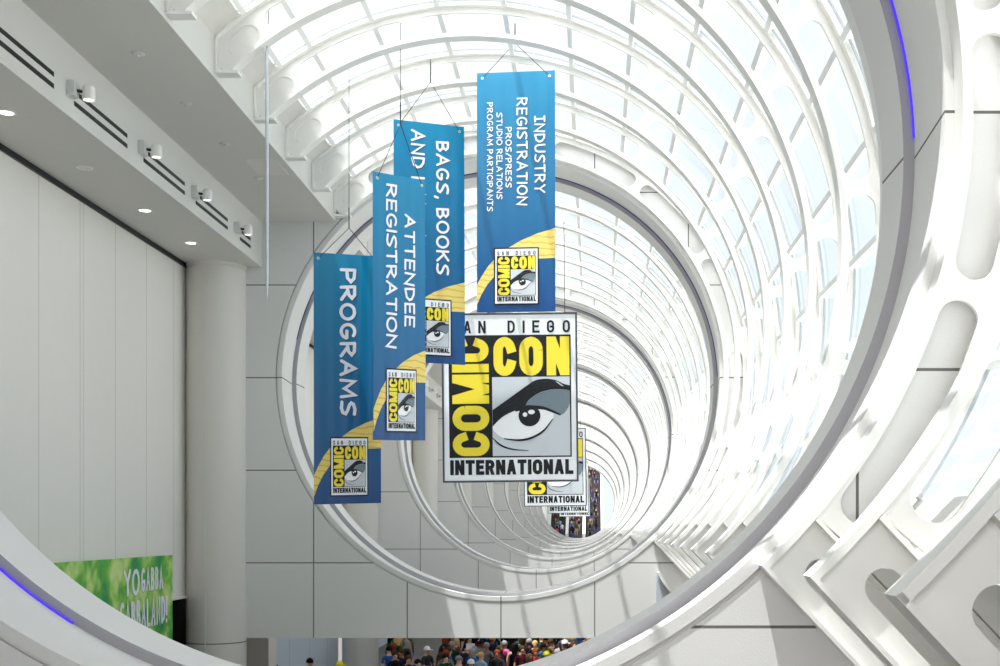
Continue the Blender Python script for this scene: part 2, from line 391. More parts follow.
def bracket_mb():
    """foot of the rib: a slotted channel running outward and down from the rib's end"""
    b = MB(); a = math.radians(A0); rad = Vector((math.cos(a), 0, math.sin(a))); tan = Vector((-math.sin(a), 0, math.cos(a)))
    C0 = rad*RI; L, Wd, tk = 3.3, 0.69, 0.04
    def pt(u, v, y): return C0+rad*u+tan*v+Vector((0, y, 0))
    def bar(u0, u1, v0, v1, y0, y1):
        b.add([pt(u, v, y) for u in (u0, u1) for v in (v0, v1) for y in (y0, y1)],
              [(0, 1, 3, 2), (4, 6, 7, 5), (0, 4, 5, 1), (2, 3, 7, 6), (0, 2, 6, 4), (1, 5, 7, 3)])
    fy = 0.14
    bar(-0.018, L, -0.03, tk-0.03, -fy, fy)            # lower flange
    bar(0.02, L, Wd-tk, Wd, -fy, fy)                  # upper flange
    # web with a slot
    u0, u1, vc, hw = 0.30, L-0.3, 0.34, 0.15
    us = sorted(set([0, L]+[u0+hw*(1-math.cos(q/8*PI/2)) for q in range(9)]+[u1-hw*(1-math.cos(q/8*PI/2)) for q in range(9)]))
    def half(u):
        d = min(u-u0, u1-u)
        if d < -1e-9: return 0
        return hw if d >= hw else math.sqrt(max(0, hw*hw-(hw-d)**2))
    vs = []; fs = []
    for u in us:
        h = half(u)
        for v in (0, vc-h, vc+h, Wd):
            for y in (-0.03, 0.03): vs.append(pt(u, v, y))
    for q in range(len(us)-1):
        i, j = q*8, q*8+8
        fs += [(i, j, j+2, i+2), (i+1, i+3, j+3, j+1), (i+4, j+4, j+6, i+6), (i+5, i+7, j+7, j+5)]
        if half(us[q]) > 0 or half(us[q+1]) > 0: fs += [(i+2, j+2, j+3, i+3), (i+4, i+5, j+5, j+4)]
    b.add(vs, fs)
    return b
rib0 = empty('vault_rib', (CX, 0, CR))
web_mb().build('web', M['white_steel'], rib0)
ifl = MB(); ifl.arcband((0, 0), [(RI-0.02, -0.14), (RI-0.02, 0.14), (RI+0.05, 0.14), (RI+0.05, -0.14)], A0-0.25, A1-1.0, 116); ifl.build('inner_flange', M['white_steel'], rib0, smooth=True)
ofl = MB(); ofl.arcband((0, 0), [(RO-0.03, -0.16), (RO-0.03, 0.16), (RO+0.04, 0.16), (RO+0.04, -0.16)], A0+6.4, 131.6, 110); ofl.build('outer_flange', M['white_steel'], rib0, smooth=True)
a = math.radians(A1)
ep = MB(); ep.box(-4.54, -4.50, -0.13, 0.13, 4.40, 5.12); ep.box(-4.54, -4.1, -0.13, 0.13, 4.38, 4.43); ep.build('end_plate', M['white_steel'], rib0)
sf = MB(); sf.arcband((0, 0), [(6.2, 0.004), (6.2, 0.028), (6.72, 0.028), (6.72, 0.004)], 125.6, 131.6, 8); sf.build('stiffener_plate', M['white_steel'], rib0)
bracket_mb().build('foot_bracket', M['white_steel'], rib0)
used = False
POS = ['touching', 'second in front of', 'third in front of', 'fourth in front of', 'fifth in front of', 'sixth in front of', 'seventh in front of', 'eighth in front of']
for i in range(NB):
    for j, y in enumerate(ribs_of(i)):
        r = rib0 if not used else copy_tree(rib0)
        used = True
        r.location = (CX, y, CR)
        tag(r, 'white slotted steel roof rib, %s the %s round-holed concrete wall' % (POS[j], ORD[i]), 'roof rib', 'ribs of the glass vault')

# ------------------------------------------------------------------ violet light strips in the ring walls
for i in range(3):
    ds = FARS[i+1]-0.975
    b = MB(); b.arcband((CX, CR), [(6.100, ds-0.045), (6.100, ds-0.02), (6.122, ds-0.02), (6.122, ds-0.045)], 2.0, 238 if i == 0 else 168, 140)
    o = b.build('light_strip', M['led'] if i == 0 else M['led_dim'], smooth=True)
    tag(o, ['violet light strip glowing in the groove of the first round concrete opening', 'dark thin light strip in the groove of the second round concrete opening',
            'dark thin light strip in the groove of the third round concrete opening'][i], 'light strip', 'light strips in the round openings')

# ------------------------------------------------------------------ fixtures of the left aisle
def spotlight():
    r = empty('spotlight')
    b = MB(); b.box(0, 0.16, -0.13, 0.13, -0.16, 0.16); b.build('mounting_box', M['grey_metal'], r)
    b = MB(); b.tube((0.16, 0.02, -0.02), (0.28, 0.12, -0.02), 0.035); b.build('arm', M['black'], r)
    b = MB(); b.lathe([(0.0, 0.17), (0.10, 0.165), (0.135, 0.12), (0.14, -0.12), (0.12, -0.16), (0.10, -0.14)], (0.36, 0.16, -0.03), 20); c = b.build('canister', M['white_steel'], r, smooth=True)
    b = MB(); b.lathe([(0.0, -0.13), (0.105, -0.13)], (0.36, 0.16, -0.03), 20); b.build('lens', M['lens'], r)
    return r
sp0 = None
for k, y in enumerate([20.9, 24.15, 27.35, 30.6, 63.4, 66.7, 69.9]):
    s_ = spotlight() if sp0 is None else copy_tree(sp0)
    sp0 = sp0 or s_
    s_.location = (-9.13, y, CZ+7.62); s_.scale = (0.8, 0.8, 0.8)
    tag(s_, ['white canister spotlight on the fascia, first from the front, above a long vent', 'white canister spotlight on the fascia, second from the front',
             'white canister spotlight on the fascia, third from the front', 'white canister spotlight on the fascia, just before the round column',
             'small canister spotlight beyond the second concrete wall, first of three', 'small canister spotlight beyond the second concrete wall, middle of three',
             'small canister spotlight beyond the second concrete wall, last of three'][k], 'spotlight', 'canister spotlights on the fascia')
v0 = None
for k, (ya, yb) in enumerate([(17.9, 20.3), (21.1, 23.5), (24.35, 26.8), (27.55, 29.95), (31.0, 31.95)]):
    r = empty('slot_vent', (-9.13, ya, CZ+7.55)); L = yb-ya
    for z in (0.1, -0.1):
        b = MB(); b.box(-0.02, 0.006, 0, L, z-0.042, z+0.042); b.build('slot', M['black'], r)
    b = MB(); b.box(-0.02, 0.004, -0.03, L+0.03, -0.058, 0.058); b.build('divider', M['soffit'], r)
    tag(r, ['pair of long black air slots before the first spotlight', 'pair of long black air slots between the first and second spotlights',
            'pair of long black air slots between the second and third spotlights', 'pair of long black air slots between the third and fourth spotlights',
            'short pair of black air slots beyond the last spotlight, by the column'][k], 'vent', 'slot vents in the fascia')
d0 = None
for k, (y, on) in enumerate([(20.7, 1), (23.9, 0), (27.1, 1), (30.2, 1)]):
    r = empty('downlight', (-10.13, y, 13.55))
    b = MB(); b.lathe([(0.16, 0.0), (0.16, -0.012), (0.125, -0.016), (0.12, 0.0)], (0, 0, 0), 24); b.build('trim_ring', M['white_steel'], r)
    b = MB(); b.lathe([(0.0, -0.006), (0.125, -0.006)], (0, 0, 0), 24); b.build('lens', M['lens'] if on else M['lens_off'], r)
    tag(r, ['lit round downlight in the low soffit, first from the front', 'unlit round downlight in the low soffit between lit ones',
            'lit round downlight in the low soffit, third from the front', 'lit round downlight in the low soffit, closest to the round column'][k], 'downlight', 'downlights in the low soffit')
for k, y in enumerate([21.3, 23.8, 26.3, 28.9]):
    b = MB(); b.lathe([(0.0, -0.03), (0.06, -0.03), (0.11, -0.012), (0.12, 0.0)], (0, 0, 0), 16); b.lathe([(0.0, -0.07), (0.025, -0.065), (0.025, -0.03)], (0, 0, 0), 8)
    o = b.build('sprinkler_head', M['grey_metal'], loc=(-8.08, y, 14.80), smooth=True)
    tag(o, 'small grey sprinkler head in the upper soffit, %s of four from the front' % ORD[k], 'sprinkler', 'sprinkler heads in the upper soffit')
b = MB(); b.box(-0.36, 0.36, -0.6, 0.6, -0.012, 0.0)
tag(b.build('access_panel', M['plaster'], loc=(-7.62, 28.0, 14.80)), 'pale square access panel set flat in the upper soffit', 'access panel')

# thin rod hanging from the vault on a wire
r = empty('hanging_rod', P(267, 298, 22.6))
zt = 9.0-4.30
b = MB(); b.lathe([(0.0, -0.02), (0.012, 0.0), (0.032, 0.35), (0.032, zt-0.05), (0.02, zt), (0.0, zt)], (0, 0, 0), 12); b.build('rod', M['rod'], r, smooth=True)
b = MB(); b.tube((0, 0, zt), (0.04, 0, zt+0.85), 0.008, 6); b.build('wire', M['cable'], r)
tag(r, 'thin pale metal rod hanging by a wire from the left end of a roof rib', 'rod')

# curved white wind shell on the lower right of the second wall
r = empty('wall_lamp', P(656, 573, FARS[2]-TH))
b = MB(); pts = []
for q in range(13):
    t_ = q/12; pts.append((0.02+0.62*t_+0.05*math.sin(t_*PI), -0.72*math.sin(t_*PI/2)**0.8))
for q in range(12):
    (x0, z0), (x1, z1) = pts[q], pts[q+1]
    b.add([(x0, -0.03, z0), (x1, -0.03, z1), (x1, -0.5, z1+0.02), (x0, -0.5, z0+0.02), (x0+0.06, -0.03, z0+0.05), (x1+0.06, -0.03, z1+0.05), (x1+0.06, -0.5, z1+0.07), (x0+0.06, -0.5, z0+0.07)],
          [(0, 1, 2, 3), (7, 6, 5, 4), (0, 3, 7, 4), (1, 5, 6, 2), (3, 2, 6, 7), (0, 4, 5, 1)])
b.build('shell', M['white_steel'], r)
b = MB(); b.prism([(0.02, -0.05), (0.0, -0.95), (0.3, -0.98), (0.62, -0.74), (0.3, -0.55)], -0.12, -0.01); b.build('glass_fin', M['pale_blue'], r)
tag(r, 'curved white wall lamp shell below the rib feet on the second ring wall', 'wall lamp')

# ------------------------------------------------------------------ lettering: one stroke skeleton for all printed words
def arc(cx, cy, rx, ry, a0, a1, n=10):
    return [(cx+rx*math.cos(math.radians(a0+(a1-a0)*i/n)), cy+ry*math.sin(math.radians(a0+(a1-a0)*i/n))) for i in range(n+1)]
G = {
 'A': (0.95, [[(0, 0), (0.47, 1)], [(1, 0), (0.53, 1)], [(0.25, 0.27), (0.75, 0.27)]]),
 'B': (0.85, [[(0, 0), (0, 1)], [(0, 1)]+arc(0.5, 0.76, 0.42, 0.24, 90, -90)+[(0, 0.52)], [(0, 0.52)]+arc(0.5, 0.26, 0.5, 0.26, 90, -90)+[(0, 0)]]),
 'C': (0.85, [arc(0.5, 0.72, 0.5, 0.28, 12, 180)+arc(0.5, 0.28, 0.5, 0.28, 180, 348)]),
 'D': (0.88, [[(0, 0), (0, 1)], [(0, 1)]+arc(0.45, 0.62, 0.55, 0.38, 90, 0)+arc(0.45, 0.38, 0.55, 0.38, 0, -90)+[(0, 0)]]),
 'E': (0.72, [[(1, 1), (0, 1), (0, 0), (1, 0)], [(0, 0.52), (0.85, 0.52)]]),
 'G': (0.9, [[(1, 0.7)]+arc(0.5, 0.72, 0.5, 0.28, 0, 180)+arc(0.5, 0.28, 0.5, 0.28, 180, 360)+[(1, 0.48), (0.55, 0.48)]]),
 'I': (0.0, [[(0.5, 0), (0.5, 1)]]),
 'K': (0.85, [[(0, 0), (0, 1)], [(0.95, 1), (0.05, 0.45)], [(0.3, 0.62), (1, 0)]]),
 'L': (0.7, [[(0, 1), (0, 0), (1, 0)]]),
 'M': (1.2, [[(0, 0), (0, 1)], [(0, 1), (0.5, 0.0)], [(1, 1), (0.5, 0.0)], [(1, 0), (1, 1)]]),
 'N': (0.9, [[(0, 0), (0, 1)], [(0, 1), (1, 0)], [(1, 0), (1, 1)]]),
 'O': (0.95, [arc(0.5, 0.7, 0.5, 0.3, 0, 180)+arc(0.5, 0.3, 0.5, 0.3, 180, 360)+[(1, 0.7)]]),
 'P': (0.82, [[(0, 0), (0, 1)], [(0, 1)]+arc(0.5, 0.73, 0.5, 0.27, 90, -90)+[(0, 0.46)]]),
 'R': (0.88, [[(0, 0), (0, 1)], [(0, 1)]+arc(0.5, 0.74, 0.46, 0.26, 90, -90)+[(0, 0.48)], [(0.45, 0.48), (1, 0)]]),
 'S': (0.8, [[(0.95, 0.78)]+arc(0.5, 0.75, 0.45, 0.25, 15, 200)+[(0.25, 0.56), (0.75, 0.44)]+arc(0.5, 0.25, 0.48, 0.25, 20, -165)]),
 'T': (0.85, [[(0.5, 0), (0.5, 1)], [(0, 1), (1, 1)]]),
 'U': (0.88, [[(0, 1), (0, 0.35)]+arc(0.5, 0.3, 0.5, 0.3, 180, 360)+[(1, 1)]]),
 'Y': (0.9, [[(0, 1), (0.5, 0.5), (1, 1)], [(0.5, 0.5), (0.5, 0)]]),
 '/': (0.6, [[(0, 0), (1, 1)]]),
 ',': (0.2, [[(0.6, 0.06), (0.1, -0.2)]]),
 '!': (0.0, [[(0.5, 0.3), (0.5, 1)], [(0.5, 0.0), (0.5, 0.04)]]),
}
G['IS'] = (0.6, [[(0.5, 0), (0.5, 1)], [(0, 1), (1, 1)], [(0, 0), (1, 0)]])
GC = {
 'A': (0.95, [[(0, 0), (0.5, 1), (1, 0)], [(0.2, 0.36), (0.82, 0.33)]]),
 'M': (1.15, [[(0, 0), (0.08, 1), (0.5, 0.25), (0.9, 1), (1, 0)]]),
 'N': (0.9, [[(0, 0), (0.03, 1), (0.95, 0), (1, 1)]]),
 'O': (1.0, [arc(0.5, 0.5, 0.5, 0.5, 100, 460, 22)]),
 'C': (0.9, [arc(0.55, 0.5, 0.5, 0.5, 40, 320, 18)]),
 'G': (0.95, [arc(0.52, 0.5, 0.5, 0.5, 55, 345, 18)+[(0.98, 0.42), (0.5, 0.42)]]),
 'S': (0.85, [[(1.0, 0.95), (0.6, 1.0), (0.2, 0.9), (0.08, 0.74), (0.25, 0.6), (0.7, 0.45), (0.95, 0.3), (0.85, 0.1), (0.5, 0.0), (0.0, 0.05)]]),
 'B': (0.8, [[(0.05, 0), (0, 1)], [(0, 1), (0.6, 0.98), (0.85, 0.8), (0.65, 0.6), (0.05, 0.52)], [(0.05, 0.52), (0.7, 0.5), (1.0, 0.27), (0.75, 0.05), (0.05, 0)]]),
 'R': (0.88, [[(0.05, 0), (0, 1)], [(0, 1), (0.65, 0.97), (0.9, 0.78), (0.65, 0.55), (0.1, 0.45)], [(0.3, 0.48), (1, 0)]]),
 'P': (0.82, [[(0.05, 0), (0, 1)], [(0, 1), (0.7, 0.97), (1.0, 0.74), (0.7, 0.48), (0.05, 0.42)]]),
 'D': (0.9, [[(0.02, 0), (0, 1)], [(0, 1), (0.5, 0.95), (0.9, 0.72), (1.0, 0.45), (0.75, 0.15), (0.02, 0)]]),
 'U': (0.88, [[(0, 1), (0.02, 0.3), (0.2, 0.05), (0.5, 0), (0.8, 0.08), (0.97, 0.35), (1, 1)]]),
}
def ribbon(pts, hw, cap):
    """2-D stroke of half width hw along pts -> list of polygons"""
    p = [Vector(q) for q in pts]
    q_ = [p[0]]
    for a_ in p[1:]:
        if (a_-q_[-1]).length > 1e-5: q_.append(a_)
    p = q_; n = len(p)
    if n < 2: return []
    d = [(p[i+1]-p[i]).normalized() for i in range(n-1)]
    if (p[0]-p[-1]).length < 1e-4: cap = 'none'
    if cap == 'square':
        p[0] = p[0]-d[0]*hw; p[-1] = p[-1]+d[-1]*hw
    L, R = [], []
    for i in range(n):
        a_ = d[max(0, i-1)]; b_ = d[min(n-2, i)]
        na, nb = Vector((-a_.y, a_.x)), Vector((-b_.y, b_.x)); m_ = na+nb
        if m_.length < 1e-3: m_ = na
        m_.normalize(); k = min(1/max(0.25, m_.dot(na)), 2.2)
        L.append(p[i]+m_*hw*k); R.append(p[i]-m_*hw*k)
    out = [[L[i], R[i], R[i+1], L[i+1]] for i in range(n-1)]
    if cap == 'round':
        for c_, dr in ((p[0], -d[0]), (p[-1], d[-1])):
            a0 = math.atan2(dr.y, dr.x)
            out.append([c_+Vector((math.cos(a0+PI*(k-4)/8), math.sin(a0+PI*(k-4)/8)))*hw for k in range(9)])
    return out
def word(text, x0, x1, y0, y1, hw, cap='square', gap=None, slant=0.0, jitter=0.0, serif_i=False, fixed=None):
    """polygons of a word filling the box x0..x1, y0..y1; stroke half width hw"""
    H = y1-y0; gap = (2*hw+0.12*H) if gap is None else gap
    rnd = random.Random(text); unit = []
    for ch in text:
        if ch == ' ': unit.append(None)
        else: unit.append(G['IS'] if (ch == 'I' and serif_i and not unit) else GC[ch] if (cap == 'round' and ch in GC) else G[ch])
    space = 0.45*H
    fixedw = sum(space if u is None else gap for u in unit)-gap
    # hw on either end
    tot = sum(0 if u is None else u[0] for u in unit)
    sc = max(0.05*H, ((x1-x0)-fixedw-2*hw))/max(tot, 1e-6)
    if fixed: sc = fixed
    x = x0+hw; out = []
    for u in unit:
        if u is None: x += space; continue
        w_ = u[0]*sc; rot = rnd.uniform(-jitter, jitter); dy = rnd.uniform(-jitter, jitter)*0.25*H
        for st in u[1]:
            pts = []
            for a_, b_ in st:
                px, py = (a_-0.5)*w_, (b_-0.5)*(H-2*hw)
                px += slant*py
                px, py = px*math.cos(rot)-py*math.sin(rot), px*math.sin(rot)+py*math.cos(rot)
                pts.append((x+w_/2+px, (y0+y1)/2+py+dy))
            if cap == 'square' and len(pts) == 2 and abs(pts[0][0]-pts[1][0]) > 1e-4 and abs(pts[0][1]-pts[1][1]) > 0.3*H:   # diagonal cut level at both ends
                lo_, hi_ = sorted(pts, key=lambda p: p[1]); hx = hw*0.96
                out.append([(lo_[0]-hx, lo_[1]-hw), (lo_[0]+hx, lo_[1]-hw), (hi_[0]+hx, hi_[1]+hw), (hi_[0]-hx, hi_[1]+hw)])
            else: out += ribbon(pts, hw, cap)
        x += w_+gap
    return out
def put(b, polys, mp, h):
    for k, q in enumerate(polys):           # overlapping strokes a hair apart in height
        b.add([mp(p[0], p[1], h+0.1*(k % 5)) for p in q], [tuple(range(len(q)))])
def swap(polys): return [[(y, x) for x, y in q] for q in polys]
def rect(x0, x1, y0, y1): return [[(x0, y0), (x1, y0), (x1, y1), (x0, y1)]]
def ell(cx, cy, rx, ry, n=24): return [[(cx+rx*math.cos(2*PI*i/n), cy+ry*math.sin(2*PI*i/n)) for i in range(n)]]
def spline(pts, closed=True, k=6):
    """Catmull-Rom through the points"""
    out = []; n = len(pts)
    for i in range(n if closed else n-1):
        p0, p1, p2, p3 = [Vector(pts[(i+o) % n] if closed else pts[min(max(i+o, 0), n-1)]) for o in (-1, 0, 1, 2)]
        for q in range(k):
            t_ = q/k
            out.append(tuple(0.5*((2*p1)+(p2-p0)*t_+(2*p0-5*p1+4*p2-p3)*t_*t_+(3*p1-p0-3*p2+p3)*t_**3)))
    if not closed: out.append(tuple(pts[-1]))
    return out
# emblem artwork in picture units of the large sign (x 43..519, y 45..638 downward)
def LU(x, y): return ((x-43)/476, (638-y)/593)
def lp(pts): return [LU(*p) for p in pts]
AS = 593/476                    # artwork is AS times taller than wide
def emblem():
    """list of (part name, material key, layer, polygons in u 0..1, v 0..1)"""
    out = []
    def sc(polys): return [[(p[0], p[1]/AS) for p in q] for q in polys]   # square units (width 1) -> u,v
    def bx(x0, x1, yt, yb): a_ = LU(x0, yb); c_ = LU(x1, yt); return a_[0], c_[0], a_[1]*AS, c_[1]*AS
    x0, x1, y0, y1 = bx(66, 500, 68, 112)
    pol = []
    n = 0
    for ch, xc in zip('SANDIEGO', [80, 132, 184, 288, 332, 376, 428, 484]):
        wpx = 7 if ch == 'I' else 26
        a_ = bx(xc-wpx/2, xc+wpx/2, 69, 113)
        pol += word(ch, a_[0], a_[1], a_[2], a_[3], 0.0078)
    out.append(('lettering', 'ink_black', 2, sc(pol)))
    a_ = bx(64, 499, 120, 554); out.append(('black_field', 'ink_black', 1, sc(rect(*a_))))
    a_ = bx(224, 494, 127, 265); out.append(('yellow_lettering', 'ink_yellow', 2, sc(word('CON', *a_, 0.035, gap=0.098))))
    a_ = bx(76, 207, 132, 548)
    pl = word('COMIC', a_[2], a_[3], -a_[1], -a_[0], 0.0315, gap=0.078)
    out.append(('yellow_lettering', 'ink_yellow', 2, sc([[(-p[1], p[0]) for p in q] for q in pl])))
    a_ = bx(218, 494, 269, 549); out.append(('eye_panel', 'ink_grey', 2, sc(rect(*a_))))
    E = []
    white = [lp(spline([(219, 442), (262, 402), (318, 382), (372, 378), (420, 385), (436, 400), (430, 425), (405, 455), (365, 480), (315, 490), (268, 489), (235, 472)], True))]
    out.append(('eye_white', 'eye_white', 3, white))
    low = spline([(258, 489), (310, 497), (355, 490), (400, 465), (434, 420)], False)
    up = spline([(258, 486), (310, 490), (355, 482), (398, 458), (432, 418)], False)
    blk = [lp([low[i], low[i+1], up[i+1], up[i]]) for i in range(len(low)-1)]
    cr1 = spline([(219, 488), (245, 513), (285, 527), (345, 532)], False); cr2 = spline([(219, 483), (248, 508), (287, 523), (345, 530)], False)
    blk += [lp([cr1[i], cr1[i+1], cr2[i+1], cr2[i]]) for i in range(len(cr1)-1)]
    top = spline([(219, 386), (262, 356), (305, 326), (345, 298), (372, 282), (400, 277), (425, 278), (450, 284), (472, 295), (494, 301)], False)
    bot = spline([(219, 444), (252, 412), (292, 391), (330, 378), (348, 352), (378, 330), (408, 319), (440, 314), (470, 315), (494, 320)], False)
    blk += [lp([top[i], top[i+1], bot[i+1], bot[i]]) for i in range(len(top)-1)]
    l1 = spline([(300, 388), (335, 372), (365, 371), (400, 375), (432, 388), (463, 403)], False); l2 = spline([(300, 392), (335, 386), (365, 384), (400, 386), (430, 396), (460, 407)], False)
    blk += [lp([l1[i], l1[i+1], l2[i+1], l2[i]]) for i in range(len(l1)-1)]
    blk += [lp([(x, y) for x, y in ell(350, 407, 39, 38)[0]])]
    out.append(('brow', 'ink_black', 5, blk))
    s1 = spline([(335, 372), (350, 354), (378, 332), (408, 321), (440, 316), (470, 317), (494, 322)], False)
    s2 = spline([(335, 373), (365, 372), (400, 376), (432, 389), (463, 404), (482, 388), (494, 366)], False)
    out.append(('lid_shade', 'ink_slate', 4, [lp([s1[i], s1[i+1], s2[i+1], s2[i]]) for i in range(len(s1)-1)]))
    out.append(('eye_glint', 'eye_white', 6, [lp(ell(334, 403, 8, 8)[0]), lp(ell(357, 394, 12, 8)[0])]))
    out.append(('brow_glint', 'ink_grey', 6, [lp([(443, 286), (452, 288), (474, 304), (464, 302)])]))
    a_ = bx(66, 504, 562, 615); out.append(('lettering', 'ink_black', 2, sc(word('INTERNATIONAL', *a_, 0.0135, gap=0.0365))))
    return out
EMB = emblem()

# ------------------------------------------------------------------ large square emblem signs
def big_sign():
    w_, h_ = 4.08, 5.10; r = empty('hanging_sign')
    b = MB(); b.box(-w_/2, w_/2, 0, 0.08, -h_/2, h_/2); b.build('board', M['sign_white'], r)
    b = MB()
    for x0, x1, z0, z1 in ((-w_/2-0.03, -w_/2+0.025, -h_/2-0.03, h_/2+0.03), (w_/2-0.025, w_/2+0.03, -h_/2-0.03, h_/2+0.03), (-w_/2+0.025, w_/2-0.025, -h_/2-0.03, -h_/2+0.025), (-w_/2+0.025, w_/2-0.025, h_/2-0.025, h_/2+0.03)):
        b.box(x0, x1, -0.02, 0.10, z0, z1)
    b.build('frame', M['frame_grey'], r)
    def mp(u, v, h): return ((u-0.5)*w_, -0.006*h, (v-0.5)*h_)
    for nm, mk, ly, pol in EMB:
        b = MB(); put(b, pol, mp, ly); b.build(nm, M[mk], r, fix=False)
    b = MB()
    for x in (-1.7, 1.7): b.tube((x, 0.04, h_/2), (x, 0.04, h_/2+3.4-0.28*x*x+0.2), 0.012, 6)
    b.build('cable', M['cable'], r)
    return r
s0 = None
for k, d in enumerate([36.6, 79.4, 120.4, 161.0]):
    s_ = big_sign() if s0 is None else copy_tree(s0)
    s0 = s0 or s_
    s_.location = (CX, d, CZ+3.944); s_.rotation_euler = (0, math.radians(-0.6), 0)
    tag(s_, ['large white eye emblem sign hanging just behind the blue banners', 'white eye emblem sign partly hidden behind the large eye sign',
             'distant white eye emblem sign, third in the row down the tunnel', 'farthest small white eye emblem sign, last in the row'][k], 'sign', 'eye emblem signs hanging along the tunnel')

# ------------------------------------------------------------------ blue hanging banners
def banner(tl, tr, br, bl, d_l, d_r, lines, label, apex, logo_u, logo_v):
    """corners are picture points on planes at depth d_l (left edge) and d_r (right edge)"""
    c = [Vector(P(*tl, d_l)), Vector(P(*tr, d_r)), Vector(P(*br, d_r)), Vector(P(*bl, d_l))]
    # keep the sheet a plane: left and right edges plumb
    org = c[3].copy(); root = empty('hanging_banner', org)
    c = [q-org for q in c]
    nrm = (c[1]-c[0]).cross(c[0]-c[3]).normalized()
    if nrm.y > 0: nrm = -nrm
    def mp(u, v, h):
        p = (c[3]*(1-u)+c[2]*u)*(1-v)+(c[0]*(1-u)+c[1]*u)*v
        return p+nrm*(0.005*h+0.012)
    wid = (c[2]-c[3]).length; hei = (c[0]-c[3]).length
    b = MB(); nu, nv = 8, 16
    for s_ in (0, 1):
        vs = [mp(i/nu, j/nv, 0)-nrm*(0.024*s_) for j in range(nv+1) for i in range(nu+1)]
        fs = [(j*(nu+1)+i, j*(nu+1)+i+1, (j+1)*(nu+1)+i+1, (j+1)*(nu+1)+i) for j in range(nv) for i in range(nu)]
        if s_: fs = [tuple(reversed(f)) for f in fs]
        b.add(vs, fs)
    K = (nu+1)*(nv+1)
    edge = [i for i in range(nu+1)]+[j*(nu+1)+nu for j in range(1, nv+1)]+[nv*(nu+1)+i for i in range(nu-1, -1, -1)]+[j*(nu+1) for j in range(nv-1, 0, -1)]
    for q in range(len(edge)):
        i0, i1 = edge[q], edge[(q+1) % len(edge)]; b.f.append((i0, i0+K, i1+K, i1)); b.mi.append(0)
    o = b.build('panel', M['banner'], root)
    uv = o.data.uv_layers.new(name='UVMap')
    for lp_ in o.data.loops:
        i = lp_.vertex_index % K; uv.data[lp_.index].uv = ((i % (nu+1))/nu, (i//(nu+1))/nv)
    # yellow swoosh
    lo = [(0.0, 0.03), (0.06, 0.075), (0.14, 0.118), (0.24, 0.155), (0.38, 0.19), (0.55, 0.212), (0.77, 0.22), (1.0, 0.222)]
    hi = [(0.0, 0.115), (0.06, 0.150), (0.14, 0.190), (0.24, 0.226), (0.38, 0.262), (0.55, 0.295), (0.77, 0.325), (1.0, 0.346)]
    b = MB(); put(b, [[lo[i], lo[i+1], hi[i+1], hi[i]] for i in range(7)], mp, 1); b.build('swoosh', M['swoosh'], root, fix=False)
    # lettering: reads downward, letter tops to the right
    for text, u0, u1, v0, v1, st in lines:
        H = (u1-u0)*wid; L = (v1-v0)*hei
        pol = word(text, 0, L, 0, H, st, cap='round', slant=0.0, jitter=0.05, serif_i=True)
        def mq(p): return (u0+p[1]/wid, 1-v0-p[0]/hei)
        b = MB()
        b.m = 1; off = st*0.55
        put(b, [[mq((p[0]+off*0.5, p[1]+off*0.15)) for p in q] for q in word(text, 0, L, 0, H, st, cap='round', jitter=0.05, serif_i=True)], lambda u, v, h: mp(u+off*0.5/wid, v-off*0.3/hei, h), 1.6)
        b.m = 0
        put(b, [[mq(p) for p in q] for q in pol], mp, 2.4)
        b.build('lettering', [M['letter_white'], M['letter_shadow']], root, fix=False)
    # emblem card
    lu0, lu1 = logo_u; lv0, lv1 = logo_v
    def ml(u, v, h): return mp(lu0+u*(lu1-lu0), lv0+v*(lv1-lv0), 3+h*0.8)
    b = MB(); put(b, rect(-0.03, 1.03, -0.025, 1.025), ml, 0); card = b.build('emblem', M['ink_black'], root, fix=False)
    keys = ['sign_white', 'ink_black', 'ink_yellow', 'ink_grey', 'ink_slate', 'eye_white']
    b = MB(); put(b, rect(0, 1, 0, 1), ml, 0.6)
    for nm, mk, ly, pol in EMB:
        b.m = keys.index(mk); put(b, pol, ml, 0.6+ly)
    b.build('emblem_print', [M[k] for k in keys], card, fix=False)
    # eyelets and hanging cable
    gl_, gr_ = Vector(mp(0.07, 0.978, 0)), Vector(mp(0.93, 0.978, 0))
    ax = nrm.to_track_quat('Z', 'Y').to_matrix().to_4x4()
    for gp in (gl_, gr_):
        b = MB(); b.lathe([(0.012, 0), (0.016, 0.008), (0.03, 0.008), (0.034, 0)], (0, 0, 0), 14)
        e = b.build('grommet', M['grommet'], root); e.matrix_local = Matrix.Translation(gp+nrm*0.003) @ ax
    dm = (d_l+d_r)/2; ap = Vector(P(*apex, dm))-org
    b = MB(); b.tube(gl_, ap, 0.008, 6); b.tube(gr_, ap, 0.008, 6)
    aw = ap+org; rr = math.sqrt(max(0.1, 6.8**2-(aw.x-CX)**2)); topz = CR+rr-org.z
    b.tube(ap, ap+Vector((0, 0, 0.45)), 0.014, 6); b.tube(ap, (ap.x, ap.y, topz), 0.007, 6)
    b.build('cable', M['cable'], root)
    tag(root, label, 'banner', 'blue hanging direction banners')
    return root
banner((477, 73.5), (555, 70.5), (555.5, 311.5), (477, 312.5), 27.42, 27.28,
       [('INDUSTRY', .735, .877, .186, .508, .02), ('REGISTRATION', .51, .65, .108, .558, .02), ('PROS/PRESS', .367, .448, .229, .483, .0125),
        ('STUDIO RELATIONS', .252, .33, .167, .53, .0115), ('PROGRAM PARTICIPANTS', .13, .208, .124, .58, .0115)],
       'blue banner reading INDUSTRY REGISTRATION, highest and right of the hanging four', (515, 43), (.235, .775), (.035, .262))
